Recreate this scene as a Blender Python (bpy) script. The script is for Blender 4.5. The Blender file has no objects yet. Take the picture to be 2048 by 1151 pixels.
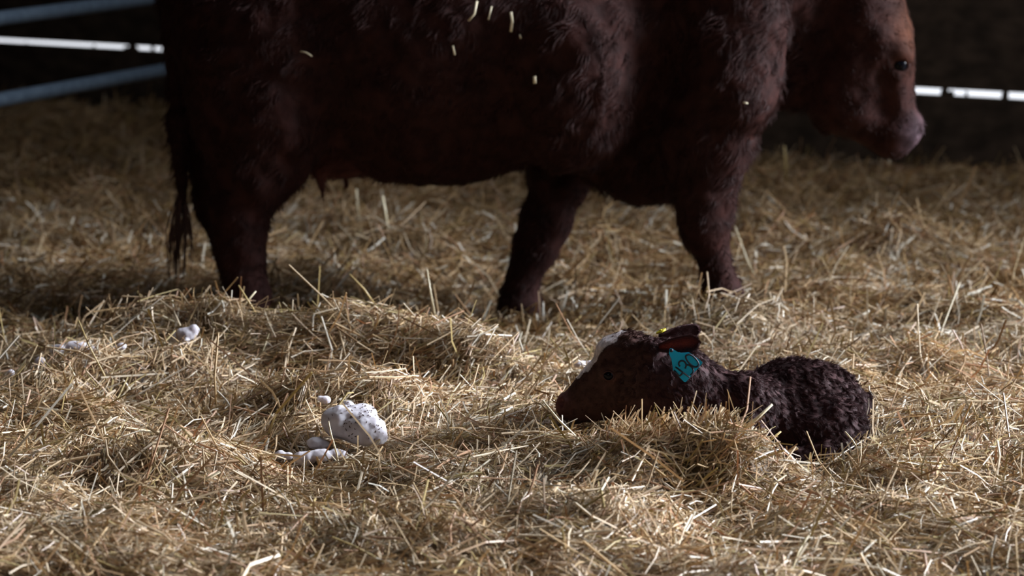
import bpy, bmesh, math, random
import numpy as np
from mathutils import Vector, Matrix

random.seed(7)
RNG = np.random.default_rng(11)
C = bpy.context.scene.collection
SC = bpy.context.scene

# ------------------------------------------------------------------ camera
F_PX = 5760.0                       # focal length in pixels of the 2048 px frame
CAM_H = 1.40
PITCH = math.atan((575.5 + 370.0) / F_PX)
cam_d = bpy.data.cameras.new('camera')
cam = bpy.data.objects.new('camera', cam_d)
C.objects.link(cam)
cam_d.sensor_width = 36.0
cam_d.lens = 36.0 * F_PX / 2048.0
cam.location = (0, 0, CAM_H)
cam.rotation_euler = (math.pi / 2 - PITCH, 0, 0)
cam_d.clip_start, cam_d.clip_end = 0.1, 200
cam_d.dof.use_dof = True
cam_d.dof.focus_distance = 6.15
cam_d.dof.aperture_fstop = 3.6
SC.camera = cam

# ------------------------------------------------------------------ world, light, exposure
SC.view_settings.view_transform = 'Standard'
SC.view_settings.look = 'None'
SC.view_settings.gamma = 1.0
SC.view_settings.exposure = 0.0
SC.view_settings.use_curve_mapping = False
world = bpy.data.worlds.new('overcast_sky')
SC.world = world
world.use_nodes = True
world.node_tree.nodes['Background'].inputs[0].default_value = (0.90, 0.93, 1.0, 1)
world.node_tree.nodes['Background'].inputs[1].default_value = 1.3


def area(name, loc, target, sx, sy, power, col):
    d = bpy.data.lights.new(name, 'AREA')
    d.shape = 'RECTANGLE'
    d.size, d.size_y, d.energy, d.color = sx, sy, power, col
    o = bpy.data.objects.new(name, d)
    C.objects.link(o)
    o.location = loc
    o.rotation_euler = (Vector(target) - Vector(loc)).to_track_quat('-Z', 'Y').to_euler()
    return o


# daylight entering by the open doorway in the right wall and by the roof light; plus an added weak front fill lamp
a1 = area('doorway_daylight', (7.4, 8.1, 3.0), (0.3, 5.9, 0.0), 3.8, 3.4, 960, (0.84, 0.90, 1.0))
a1.data.spread = math.radians(67)
area('roof_light_daylight', (1.6, 8.2, 4.9), (0.2, 6.0, 0.0), 3.2, 2.4, 215, (0.86, 0.91, 1.0))
area('front_fill', (-1.5, -2.0, 3.4), (0.0, 6.5, 0.2), 3.4, 2.4, 34, (0.85, 0.89, 1.0))

# ------------------------------------------------------------------ helpers
CAMV = np.array([0.0, 0.0, CAM_H])
FW = np.array([0.0, math.cos(PITCH), -math.sin(PITCH)])
UP = np.array([0.0, math.sin(PITCH), math.cos(PITCH)])


def ray(px, py):
    d = FW + (px - 1024.0) / F_PX * np.array([1.0, 0, 0]) + (575.5 - py) / F_PX * UP
    return d / d[1]


def P(px, py, Y):
    """world point seen at (px, py) in the photograph, standing Y metres away"""
    return CAMV + ray(px, py) * Y


def pxm(Y):
    return Y / F_PX                 # metres per pixel at distance Y


def setp(o, label=None, cat=None, group=None, kind=None):
    if label: o['label'] = label
    if cat: o['category'] = cat
    if group: o['group'] = group
    if kind: o['kind'] = kind
    return o


def mesh_obj(name, verts, faces, mat, parent=None, smooth=True, origin=None):
    """one mesh object; verts in world space, stored relative to the parent's (or origin's) location"""
    v = np.asarray(verts, dtype=np.float64).reshape(-1, 3)
    off = np.zeros(3)
    if parent is not None:
        q = parent
        while q is not None:
            off = off + np.array(q.location)
            q = q.parent
    elif origin is not None:
        off = np.asarray(origin, float)
    v = v - off
    me = bpy.data.meshes.new(name)
    if isinstance(faces, np.ndarray):
        n = faces.shape[1]
        me.vertices.add(len(v))
        me.vertices.foreach_set('co', v.astype(np.float32).ravel())
        me.loops.add(faces.size)
        me.loops.foreach_set('vertex_index', faces.astype(np.int32).ravel())
        me.polygons.add(len(faces))
        me.polygons.foreach_set('loop_start', np.arange(0, faces.size, n, dtype=np.int32))
        me.polygons.foreach_set('loop_total', np.full(len(faces), n, dtype=np.int32))
        me.update(calc_edges=True)
    else:
        me.from_pydata([tuple(p) for p in v], [], faces)
        me.update()
    me.polygons.foreach_set('use_smooth', np.full(len(me.polygons), smooth, dtype=bool))
    o = bpy.data.objects.new(name, me)
    C.objects.link(o)
    if parent is not None:
        o.parent = parent
    elif origin is not None:
        o.location = origin
    if mat is not None:
        for m in (mat if isinstance(mat, (list, tuple)) else [mat]):
            me.materials.append(m)
    return o


def empty(name, loc):
    o = bpy.data.objects.new(name, None)
    o.empty_display_size = 0.1
    C.objects.link(o)
    o.location = tuple(loc)
    return o


class MB:
    """collects shapes into one vertex/face list"""
    def __init__(s):
        s.v, s.f = [], []

    def add(s, v, f):
        b = len(s.v)
        s.v += [tuple(p) for p in v]
        s.f += [tuple(i + b for i in q) for q in f]
        return s

    def box(s, p0, ex, ey, ez):
        p0, ex, ey, ez = (np.asarray(a, float) for a in (p0, ex, ey, ez))
        c = [p0 + i * ex + j * ey + k * ez for k in (0, 1) for j in (0, 1) for i in (0, 1)]
        return s.add(c, [(0, 2, 3, 1), (4, 5, 7, 6), (0, 1, 5, 4), (2, 6, 7, 3), (0, 4, 6, 2), (1, 3, 7, 5)])

    def tube(s, pts, radii, n=8, sq=1.0, cap=True):
        pts = [np.asarray(p, float) for p in pts]
        if np.isscalar(radii): radii = [radii] * len(pts)
        rings = []
        a = None
        for i, p in enumerate(pts):
            t = pts[min(i + 1, len(pts) - 1)] - pts[max(i - 1, 0)]
            t = t / np.linalg.norm(t)
            if a is None:
                a = np.cross(t, [0, 1, 0.02])
                if np.linalg.norm(a) < 1e-3: a = np.cross(t, [1, 0, 0])
            a = a - t * np.dot(a, t)
            a = a / np.linalg.norm(a)
            b = np.cross(t, a)
            rings.append([p + radii[i] * (math.cos(2 * math.pi * k / n) * a + sq * math.sin(2 * math.pi * k / n) * b) for k in range(n)])
        v = [q for r in rings for q in r]
        f = []
        for i in range(len(pts) - 1):
            for k in range(n):
                k2 = (k + 1) % n
                f.append((i * n + k, i * n + k2, (i + 1) * n + k2, (i + 1) * n + k))
        if cap:
            f.append(tuple(range(n))[::-1])
            f.append(tuple((len(pts) - 1) * n + k for k in range(n)))
        return s.add(v, f)

    def ball(s, c, r, nu=16, nv=10, rot=None):
        r = np.ones(3) * r
        v, f = [], []
        R = np.eye(3) if rot is None else rot
        for j in range(nv + 1):
            th = math.pi * j / nv
            for i in range(nu):
                ph = 2 * math.pi * i / nu
                q = np.array([math.sin(th) * math.cos(ph), math.sin(th) * math.sin(ph), math.cos(th)]) * r
                v.append(R @ q + np.asarray(c))
        for j in range(nv):
            for i in range(nu):
                i2 = (i + 1) % nu
                f.append((j * nu + i, (j + 1) * nu + i, (j + 1) * nu + i2, j * nu + i2))
        return s.add(v, f)

    def build(s, name, mat, parent=None, smooth=True, origin=None):
        return mesh_obj(name, s.v, s.f, mat, parent, smooth, origin)


# ------------------------------------------------------------------ noise (lattice value noise, vectorised)
_T = np.random.default_rng(5).random(65536)


def _h(i, j, k):
    return _T[(i * 73856093 ^ j * 19349663 ^ k * 83492791) & 65535]


def vn(p, seed=0):
    """value noise in [-1, 1]; p is (..., 3)"""
    p = np.asarray(p) + seed * 17.31
    i = np.floor(p).astype(np.int64)
    f = p - i
    u = f * f * (3 - 2 * f)
    r = 0
    for a in (0, 1):
        for b in (0, 1):
            for c in (0, 1):
                w = (u[..., 0] if a else 1 - u[..., 0]) * (u[..., 1] if b else 1 - u[..., 1]) * (u[..., 2] if c else 1 - u[..., 2])
                r = r + w * _h(i[..., 0] + a, i[..., 1] + b, i[..., 2] + c)
    return r * 2 - 1


def vn2(x, y, s, seed=0):
    return vn(np.stack([x * s, y * s, np.full_like(x, seed * 3.7)], -1))


# ------------------------------------------------------------------ implicit bodies: smooth union of tapered forms -> one surface
class Field:
    def __init__(s, lo, hi, h):
        s.lo = np.asarray(lo, float)
        s.h = h
        s.n = np.ceil((np.asarray(hi, float) - s.lo) / h).astype(int) + 1
        s.F = np.full(tuple(s.n), 1.0e3, dtype=np.float32)

    def _win(s, lo, hi):
        a = np.clip(np.floor((lo - s.lo) / s.h).astype(int), 0, s.n - 1)
        b = np.clip(np.ceil((hi - s.lo) / s.h).astype(int) + 1, 1, s.n)
        sl = tuple(slice(a[i], max(b[i], a[i] + 1)) for i in range(3))
        g = np.meshgrid(*[s.lo[i] + s.h * np.arange(sl[i].start, sl[i].stop) for i in range(3)], indexing='ij')
        return sl, np.stack(g, -1)

    def _join(s, sl, d, k, sub=False):
        A = s.F[sl]
        if sub:
            d = -d
            hh = np.maximum(k - np.abs(A - d), 0) / k
            s.F[sl] = np.maximum(A, d) + hh * hh * k * 0.25
        else:
            hh = np.maximum(k - np.abs(A - d), 0) / k
            s.F[sl] = np.minimum(A, d) - hh * hh * k * 0.25

    def ell(s, c, r, k=0.06, rot=None, sub=False):
        c, r = np.asarray(c, float), np.asarray(r, float)
        m = (r.max() if rot is not None else r) + k + 2 * s.h
        sl, p = s._win(c - m, c + m)
        q = p - c
        if rot is not None: q = q @ rot              # rows: world -> local by R^T
        k0 = np.linalg.norm(q / r, axis=-1)
        k1 = np.linalg.norm(q / (r * r), axis=-1) + 1e-9
        s._join(sl, k0 * (k0 - 1) / k1, k, sub)

    def cone(s, a, b, ra, rb, k=0.06, wide=1.0, sub=False):
        a, b = np.asarray(a, float), np.asarray(b, float)
        m = max(ra, rb) * max(1, wide) + k + 2 * s.h
        sl, p = s._win(np.minimum(a, b) - m, np.maximum(a, b) + m)
        ab = b - a
        t = np.clip(((p - a) @ ab) / np.dot(ab, ab), 0, 1)
        q = p - (a + t[..., None] * ab)
        q[..., 1] /= wide
        s._join(sl, (np.linalg.norm(q, axis=-1) - (ra + t * (rb - ra))) * min(1, wide), k, sub)

    def chain(s, pts, k=0.05, wide=1.0):
        for (a, ra), (b, rb) in zip(pts[:-1], pts[1:]):
            s.cone(a, b, ra, rb, k, wide)

    def sample(s, p):
        q = (np.asarray(p, float) - s.lo) / s.h
        i = np.floor(q).astype(int)
        ok = np.all((i >= 0) & (i < s.n - 1), axis=-1)
        i = np.clip(i, 0, s.n - 2)
        f = np.clip(q - i, 0, 1)
        r = 0
        for a in (0, 1):
            for b in (0, 1):
                for c in (0, 1):
                    w = (f[..., 0] if a else 1 - f[..., 0]) * (f[..., 1] if b else 1 - f[..., 1]) * (f[..., 2] if c else 1 - f[..., 2])
                    r = r + w * s.F[i[..., 0] + a, i[..., 1] + b, i[..., 2] + c]
        return np.where(ok, r, 10.0)

    def hit(s, px, py, y0, y1, n=900):
        Y = np.linspace(y0, y1, n)
        p = CAMV + ray(px, py) * Y[:, None]
        d = s.sample(p)
        j = np.nonzero(d < 0)[0]
        return p[j[0]] if len(j) else None

    def normal(s, p):
        e = s.h * 1.5
        g = np.stack([s.sample(p + np.eye(3)[i] * e) - s.sample(p - np.eye(3)[i] * e) for i in range(3)], -1)
        return g / (np.linalg.norm(g, axis=-1, keepdims=True) + 1e-9)

    def mesh(s):
        F, n = s.F, s.n
        ins = F < 0
        cnt = np.zeros(tuple(n - 1), dtype=np.int8)
        for a in (0, 1):
            for b in (0, 1):
                for c in (0, 1):
                    cnt += ins[a:n[0] - 1 + a, b:n[1] - 1 + b, c:n[2] - 1 + c]
        act = np.argwhere((cnt > 0) & (cnt < 8))
        idx = np.full(tuple(n - 1), -1, dtype=np.int64)
        idx[act[:, 0], act[:, 1], act[:, 2]] = np.arange(len(act))
        corner = np.array([(a, b, c) for a in (0, 1) for b in (0, 1) for c in (0, 1)])
        V = np.stack([F[act[:, 0] + o[0], act[:, 1] + o[1], act[:, 2] + o[2]] for o in corner], -1)
        V = np.clip(V, -3 * s.h, 3 * s.h)
        acc, num = np.zeros((len(act), 3)), np.zeros(len(act))
        for i in range(8):
            for j in range(i + 1, 8):
                if np.abs(corner[i] - corner[j]).sum() != 1: continue
                m = (V[:, i] < 0) != (V[:, j] < 0)
                t = V[m, i] / (V[m, i] - V[m, j])
                acc[m] += corner[i] + t[:, None] * (corner[j] - corner[i])
                num[m] += 1
        verts = s.lo + s.h * (act + acc / num[:, None])
        faces = []
        for ax in range(3):
            sa = [slice(None)] * 3; sb = [slice(None)] * 3
            sa[ax], sb[ax] = slice(0, -1), slice(1, None)
            A, B = ins[tuple(sa)], ins[tuple(sb)]
            e = np.argwhere(A != B)
            o1, o2 = [(1, 2), (2, 0), (0, 1)][ax]
            ok = (e[:, o1] > 0) & (e[:, o2] > 0) & (e[:, o1] < n[o1] - 1) & (e[:, o2] < n[o2] - 1)
            e = e[ok]
            fl = A[e[:, 0], e[:, 1], e[:, 2]]
            q = []
            for d1, d2 in ((1, 1), (0, 1), (0, 0), (1, 0)):
                w = e.copy()
                w[:, o1] -= d1
                w[:, o2] -= d2
                q.append(idx[w[:, 0], w[:, 1], w[:, 2]])
            q = np.stack(q, -1)
            q[~fl] = q[~fl][:, ::-1]
            faces.append(q)
        return verts, np.concatenate(faces)


def rot_from_axis(ax, up=(0, 0, 1)):
    x = np.asarray(ax, float); x = x / np.linalg.norm(x)
    z = np.asarray(up, float); z = z - x * np.dot(x, z); z = z / np.linalg.norm(z)
    return np.stack([x, np.cross(z, x), z], -1)


def vertex_normals(v, f):
    n = np.cross(v[f[:, 1]] - v[f[:, 0]], v[f[:, 2]] - v[f[:, 0]])
    out = np.zeros_like(v)
    for c in range(f.shape[1]):
        np.add.at(out, f[:, c], n)
    return out / (np.linalg.norm(out, axis=1, keepdims=True) + 1e-12)


def color_attr(o, cols, name='tint'):
    a = o.data.attributes.new(name, 'FLOAT_COLOR', 'POINT')
    a.data.foreach_set('color', np.concatenate([cols, np.ones((len(cols), 1))], 1).astype(np.float32).ravel())


# ------------------------------------------------------------------ materials
def mat(name, base=(0.5, 0.5, 0.5), rough=0.6, spec=0.5, metal=0.0, attr=None, noise=None, bump=None, translucent=0.0, sheen=0.0):
    m = bpy.data.materials.new(name)
    m.use_nodes = True
    nt = m.node_tree
    b = nt.nodes['Principled BSDF']
    b.inputs['Base Color'].default_value = (*base, 1)
    b.inputs['Roughness'].default_value = rough
    b.inputs['Specular IOR Level'].default_value = spec
    b.inputs['Metallic'].default_value = metal
    if sheen: b.inputs['Sheen Weight'].default_value = sheen
    col = None
    if attr:
        a = nt.nodes.new('ShaderNodeAttribute')
        a.attribute_name = attr
        col = a.outputs['Color']
    if noise:                        # (scale, detail, dark colour, light colour, stretch)
        tc = nt.nodes.new('ShaderNodeTexCoord')
        mp = nt.nodes.new('ShaderNodeMapping')
        mp.inputs['Scale'].default_value = noise[4] if len(noise) > 4 else (1, 1, 1)
        n = nt.nodes.new('ShaderNodeTexNoise')
        n.inputs['Scale'].default_value = noise[0]
        n.inputs['Detail'].default_value = noise[1]
        r = nt.nodes.new('ShaderNodeValToRGB')
        r.color_ramp.elements[0].position, r.color_ramp.elements[1].position = 0.35, 0.68
        r.color_ramp.elements[0].color = (*noise[2], 1)
        r.color_ramp.elements[1].color = (*noise[3], 1)
        nt.links.new(tc.outputs['Object'], mp.inputs[0])
        nt.links.new(mp.outputs[0], n.inputs['Vector'])
        nt.links.new(n.outputs['Fac'], r.inputs[0])
        if col is not None:
            mx = nt.nodes.new('ShaderNodeMix')
            mx.data_type, mx.blend_type = 'RGBA', 'MULTIPLY'
            mx.inputs[0].default_value = 1.0
            nt.links.new(col, mx.inputs[6])
            nt.links.new(r.outputs[0], mx.inputs[7])
            col = mx.outputs[2]
        else:
            col = r.outputs[0]
        if bump:
            bp = nt.nodes.new('ShaderNodeBump')
            bp.inputs['Strength'].default_value = bump[0]
            bp.inputs['Distance'].default_value = bump[1]
            nt.links.new(n.outputs['Fac'], bp.inputs['Height'])
            nt.links.new(bp.outputs[0], b.inputs['Normal'])
    if col is not None:
        nt.links.new(col, b.inputs['Base Color'])
    if translucent:
        t = nt.nodes.new('ShaderNodeBsdfTranslucent')
        t.inputs[0].default_value = (*base, 1)
        if col is not None: nt.links.new(col, t.inputs[0])
        mx = nt.nodes.new('ShaderNodeMixShader')
        mx.inputs[0].default_value = translucent
        nt.links.new(b.outputs[0], mx.inputs[1])
        nt.links.new(t.outputs[0], mx.inputs[2])
        nt.links.new(mx.outputs[0], nt.nodes['Material Output'].inputs['Surface'])
    return m


M_WALL = mat('dark_barn_boards', rough=0.85, spec=0.2, noise=(3.0, 6, (0.026, 0.017, 0.011), (0.066, 0.043, 0.028), (0.6, 6, 6)), bump=(0.3, 0.01))
M_CEIL = mat('roof_boards', rough=0.9, spec=0.1, noise=(4.0, 4, (0.03, 0.024, 0.02), (0.07, 0.055, 0.045)))
M_FLOOR = mat('packed_earth', rough=0.95, spec=0.1, noise=(8.0, 6, (0.04, 0.03, 0.02), (0.09, 0.065, 0.04)))
M_STRAW = mat('straw', rough=0.42, spec=0.45, attr='tint', translucent=0.32)
M_GATE = mat('galvanised_steel', (0.09, 0.12, 0.16), rough=0.5, spec=0.4, metal=0.3, noise=(30, 3, (0.065, 0.092, 0.125), (0.10, 0.135, 0.175)))
M_COAT = mat('red_brown_hide', rough=0.75, spec=0.10, attr='tint', noise=(22, 5, (0.55, 0.55, 0.55), (1.25, 1.25, 1.25)), bump=(0.5, 0.012))
M_CALF = mat('calf_hide', rough=0.7, spec=0.12, attr='tint', noise=(70, 4, (0.6, 0.6, 0.6), (1.2, 1.2, 1.2)), bump=(0.5, 0.004))
M_FUR = mat('coat_hair', rough=0.5, spec=0.13, attr='tint')
M_EAR = mat('ear_skin', rough=0.55, spec=0.3, attr='tint', translucent=0.35)
M_EYE = mat('wet_eye', (0.003, 0.003, 0.005), rough=0.05, spec=0.12)
M_LID = mat('eyelid_skin', (0.060, 0.026, 0.022), rough=0.7, spec=0.15)
M_HOOF = mat('hoof_horn', rough=0.45, noise=(25, 4, (0.010, 0.008, 0.007), (0.03, 0.024, 0.02)))
M_TAG = mat('cyan_plastic', (0.0, 0.42, 0.72), rough=0.4, spec=0.4)
M_INK = mat('black_ink', (0.004, 0.010, 0.022), rough=0.5)
M_YEL = mat('yellow_plastic', (0.62, 0.52, 0.03), rough=0.4)
M_LUMP = mat('white_matted_lump', rough=0.75, spec=0.25, attr='tint', noise=(35, 5, (0.72, 0.70, 0.70), (1.0, 1.0, 1.0)), bump=(0.25, 0.004))
_b = M_LUMP.node_tree.nodes['Principled BSDF']
_b.inputs['Subsurface Weight'].default_value = 0.6
_b.inputs['Subsurface Radius'].default_value = (1.0, 0.9, 0.9)
_b.inputs['Subsurface Scale'].default_value = 0.03

# ------------------------------------------------------------------ barn shell (turned so that the back wall recedes to the left)
YAW = math.radians(-31.77)
EU = np.array([math.cos(YAW), math.sin(YAW), 0.0])       # along the back wall
EV = np.array([-math.sin(YAW), math.cos(YAW), 0.0])      # away from the camera
EZ = np.array([0, 0, 1.0])
V_BACK, U0, U1, V0, ROOF = 10.858, -15.0, 3.9, -7.0, 5.2


def uvz(u, v, z):
    return EU * u + EV * v + EZ * z


def struct(mb, name, m):
    return setp(mb.build(name, m, smooth=False), kind='structure')


struct(MB().box(uvz(U0, V0, -0.45), EU * (U1 - U0), EV * (V_BACK - V0 + 0.3), EZ * 0.2), 'floor', M_FLOOR)
def u_at(px, zz=0.287):
    """where along the back wall the gap is seen at photo column px"""
    r = ray(px, 120.0)
    return (r[0] * EU[0] + r[1] * EU[1]) * V_BACK / (r[0] * EV[0] + r[1] * EV[1])


w = MB()
z = -0.25
GAP0, GAP1 = 0.273, 0.302
w.box(uvz(U0, V_BACK, -0.25), EU * (U1 - U0), EV * 0.04, EZ * 0.248)
# the board under the gap is not quite level: the gap narrows to the left
ua, ub = u_at(0), u_at(2040)
sl = (GAP0 - 0.283) / (ub - ua)
c_ = [uvz(u, V_BACK + dv, zz) for dv in (0, 0.04) for u, zz in ((U0, 0.0), (U1, 0.0), (U1, GAP0 + sl * (U1 - ub)), (U0, GAP0 + sl * (U0 - ub)))]
w.add(c_, [(0, 1, 2, 3), (7, 6, 5, 4), (0, 4, 5, 1), (1, 5, 6, 2), (2, 6, 7, 3), (3, 7, 4, 0)])
z = GAP1
i = 0
while z < ROOF:
    w.box(uvz(U0, V_BACK + 0.004 * (i % 2), z), EU * (U1 - U0), EV * 0.04, EZ * 0.238)
    z += 0.236
    i += 1
random.seed(3)
for u in (U0 + 0.5, U0 + 2.6, u_at(1000), U1 - 0.6):                          # outer studs tie the boards across the gap
    w.box(uvz(u, V_BACK + 0.05, -0.25), EU * 0.03, EV * 0.06, EZ * (ROOF + 0.25))


for px, wd, hh in ((262, 20, 0.034), (248, 8, 0.022), (300, 7, 0.04), (183, 6, 0.02), (1886, 10, 0.045), (1900, 9, 0.02), (2008, 8, 0.04), (48, 5, 0.018), (1930, 4, 0.02)):
    uu = u_at(px)
    for q in range(3):
        w.ball(uvz(uu + random.uniform(-0.3, 0.3) * wd * 0.0026, V_BACK + 0.02, GAP0 + hh * random.uniform(0.1, 0.5)), (wd * 0.0013, 0.02, hh * 0.62), 8, 6)
struct(w, 'wall_back', M_WALL)
struct(MB().box(uvz(U0 - 0.2, V0, -0.25), EU * 0.2, EV * (V_BACK - V0 + 0.3), EZ * (ROOF + 0.25)), 'wall_left', M_WALL)
w = MB()                                                   # right wall with an open doorway
D0, D1, DH = 6.6, 10.2, 4.4
w.box(uvz(U1, V0, -0.25), EU * 0.2, EV * (D0 - V0), EZ * (ROOF + 0.25))
w.box(uvz(U1, D1, -0.25), EU * 0.2, EV * (V_BACK + 0.3 - D1), EZ * (ROOF + 0.25))
w.box(uvz(U1, D0, DH), EU * 0.2, EV * (D1 - D0), EZ * (ROOF - DH))
struct(w, 'wall_right', M_WALL)
struct(MB().box(uvz(U0, V0 - 0.2, -0.25), EU * (U1 - U0), EV * 0.2, EZ * (ROOF + 0.25)), 'wall_front', M_WALL)
struct(MB().box(uvz(U0 - 0.2, V0 - 0.2, ROOF), EU * (U1 - U0 + 0.4), EV * (V_BACK - V0 + 0.6), EZ * 0.15), 'ceiling', M_CEIL)

# ------------------------------------------------------------------ lie of the straw: heights of the bedding
MOUNDS = [  # px of the photograph, distance, spread x, spread y, height
    (330, 7.10, 0.17, 0.15, 0.155), (520, 6.98, 0.16, 0.13, 0.10), (730, 6.95, 0.20, 0.14, 0.135), (900, 6.80, 0.14, 0.13, 0.105),
    (90, 6.95, 0.22, 0.16, 0.06), (1440, 7.52, 0.20, 0.12, 0.115), (1030, 8.15, 0.15, 0.22, -0.075), (1270, 7.7, 0.12, 0.2, -0.04),
    (590, 6.42, 0.17, 0.12, 0.085), (830, 6.42, 0.13, 0.14, 0.06), (1340, 5.76, 0.145, 0.12, 0.155), (1450, 5.74, 0.075, 0.10, 0.06),
    (1190, 5.92, 0.14, 0.10, 0.085), (1570, 6.10, 0.24, 0.20, -0.055), (1330, 6.12, 0.14, 0.10, -0.035), (660, 6.02, 0.15, 0.11, -0.055),
    (1760, 6.2, 0.12, 0.16, 0.04), (1850, 5.85, 0.22, 0.12, 0.03), (200, 6.35, 0.20, 0.12, 0.04), (300, 5.75, 0.22, 0.10, 0.05),
    (60, 6.65, 0.10, 0.10, -0.05), (860, 5.75, 0.16, 0.10, 0.02), (1800, 8.9, 0.22, 0.16, 0.12), (1560, 9.3, 0.16, 0.14, 0.12),
    (1720, 8.05, 0.25, 0.12, 0.05), (1980, 7.6, 0.2, 0.14, 0.06), (800, 8.9, 0.3, 0.16, 0.10), (960, 9.5, 0.14, 0.12, 0.07), (700, 9.6, 0.12, 0.12, 0.05), (1060, 8.75, 0.10, 0.10, 0.05), (640, 8.9, 0.10, 0.12, -0.05), (930, 8.5, 0.12, 0.10, -0.04), (1250, 9.1, 0.25, 0.16, 0.08),
    (230, 8.5, 0.3, 0.2, 0.05), (620, 8.5, 0.16, 0.12, 0.04), (1900, 6.9, 0.3, 0.12, 0.04), (1850, 11.3, 0.7, 0.8, -0.02), (1600, 12.0, 0.5, 0.8, -0.03),
]
MOUNDS = [((px - 1024) * pxm(Y), Y, sx, sy, a) for px, Y, sx, sy, a in MOUNDS]


def G(x, y):
    x, y = np.asarray(x, float), np.asarray(y, float)
    z = 0.055 / (1 + np.exp((y - 7.35) * 9))
    for mx, my, sx, sy, a in MOUNDS:
        z = z + a * np.exp(-((x - mx) / sx) ** 2 - ((y - my) / sy) ** 2)
    z = z + 0.040 * vn2(x, y, 2.3, 1) + 0.032 * vn2(x, y, 5.0, 2) + 0.022 * vn2(x, y, 11.0, 3) + 0.009 * vn2(x, y, 25.0, 4)
    for (cx, cy), w in zip(CTRL_XY, CTRL_W):
        z = z + w * np.exp(-((x - cx) ** 2 + (y - cy) ** 2) / CTRL_S ** 2)
    return z


# heaps and hollows whose tops are known: (px, py) of the photograph and distance
CTRL = [(1120, 888, 5.98), (1180, 890, 5.94), (1240, 886, 5.92), (1300, 892, 5.88), (1355, 875, 5.80), (1415, 868, 5.78), (1475, 876, 5.76),
        (1520, 890, 5.76), (1548, 958, 5.80), (1570, 962, 5.93), (1630, 956, 5.98), (1695, 932, 6.02), (1745, 892, 6.12), (1500, 1000, 5.56),
        (1080, 822, 6.15), (1785, 825, 6.35), (708, 925, 5.99), (765, 918, 6.02), (620, 958, 5.92), (555, 940, 5.96), (820, 890, 6.08), (640, 812, 6.30), (560, 780, 6.40),
        (330, 606, 7.10), (430, 608, 7.06), (520, 632, 7.00), (620, 640, 6.95), (730, 628, 6.94), (830, 640, 6.90), (920, 652, 6.80), (985, 672, 6.75),
        (1440, 606, 7.50), (1500, 612, 7.45), (1030, 648, 8.05), (372, 700, 6.80), (140, 722, 6.68), (85, 752, 6.58), (240, 716, 6.70), (1165, 744, 6.70), (25, 765, 6.50), (372, 715, 6.70), (140, 740, 6.58)]
CTRL_S = 0.12
CTRL_XY, CTRL_W = [], []
_p = np.array([P(*c) for c in CTRL])
_g = G(_p[:, 0], _p[:, 1])
_K = np.exp(-((_p[:, None, :2] - _p[None, :, :2]) ** 2).sum(-1) / CTRL_S ** 2)
_w = np.linalg.solve(_K + 0.04 * np.eye(len(_p)), _p[:, 2] - 0.006 - _g)
CTRL_XY, CTRL_W = [tuple(c) for c in _p[:, :2]], list(_w)


def ground_hit(px, py):
    Y = np.linspace(4.6, 15, 2600)
    p = CAMV + ray(px, py) * Y[:, None]
    j = np.nonzero(p[:, 2] < G(p[:, 0], p[:, 1]))[0]
    return p[j[0]] if len(j) else p[-1]


# ------------------------------------------------------------------ the cow
CY = 8.05
cow = setp(empty('cow', (0.0, CY, 0.0)), 'adult red brown cow standing over the straw with its head lowered at right', 'cow')
fc = Field((-1.25, 7.4, -0.16), (1.36, 8.7, 1.50), 0.0115)
NY, FY = 7.84, 8.27                     # near and far leg planes
q = lambda px, py, Y=CY: P(px, py, Y)
fc.ell((-0.20, CY, 0.825), (0.66, 0.36, 0.415), 0.10)                      # barrel
fc.ell((-0.22, CY, 0.675), (0.36, 0.31, 0.285), 0.10)                      # hanging belly
fc.ell((-0.68, CY, 0.90), (0.30, 0.29, 0.37), 0.12)                       # hindquarters
fc.ell((0.28, CY, 0.90), (0.36, 0.30, 0.43), 0.12)                        # chest
fc.ell(q(1290, 315), (0.17, 0.13, 0.135), 0.09)                           # brisket
fc.ell(q(1145, 150, 7.80), (0.18, 0.155, 0.27), 0.07)                      # ribs swelling behind the shoulder
fc.cone(q(1455, -60, 7.86), q(1468, 170, 7.80), 0.15, 0.125, 0.05, 0.9)   # near shoulder
fc.cone(q(1500, 60, 7.83), q(1488, 190, 7.82), 0.10, 0.075, 0.05)         # point of shoulder
fc.chain([(q(1450, 190, NY), 0.115), (q(1425, 300, NY), 0.098), (q(1408, 390, NY), 0.080), (q(1408, 462, NY), 0.060), (q(1424, 520, NY), 0.040), (q(1440, 580, NY), 0.046), (q(1458, 650, NY), 0.055)], 0.04)
fc.cone(q(1395, 250, NY), q(1372, 330, NY + 0.03), 0.09, 0.06, 0.06)      # elbow
fc.cone(q(1470, 10, 8.22), q(1440, 240, 8.24), 0.15, 0.10, 0.06)          # far shoulder
fc.chain([(q(1180, 230, FY), 0.12), (q(1118, 340, FY), 0.088), (q(1090, 440, FY), 0.066), (q(1072, 505, FY), 0.055), (q(1050, 560, FY), 0.045), (q(1040, 610, FY), 0.052), (q(1035, 660, FY), 0.058)], 0.04)
fc.ell(q(515, 150, 7.85), (0.205, 0.13, 0.33), 0.08)                      # near thigh
fc.chain([(q(540, 240, 7.86), 0.15), (q(512, 340, 7.85), 0.108), (q(478, 425, 7.85), 0.074), (q(484, 500, 7.85), 0.056), (q(490, 570, 7.85), 0.050), (q(500, 650, 7.85), 0.056)], 0.05)
fc.ell(q(470, 150, 8.25), (0.19, 0.12, 0.33), 0.08)                       # far thigh
fc.chain([(q(470, 240, 8.25), 0.135), (q(455, 330, 8.25), 0.10), (q(444, 400, 8.25), 0.072), (q(470, 490, 8.25), 0.050), (q(492, 570, 8.25), 0.046), (q(505, 640, 8.25), 0.054)], 0.05)
fc.ell(q(665, 300), (0.13, 0.11, 0.085), 0.05)                            # udder
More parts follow.
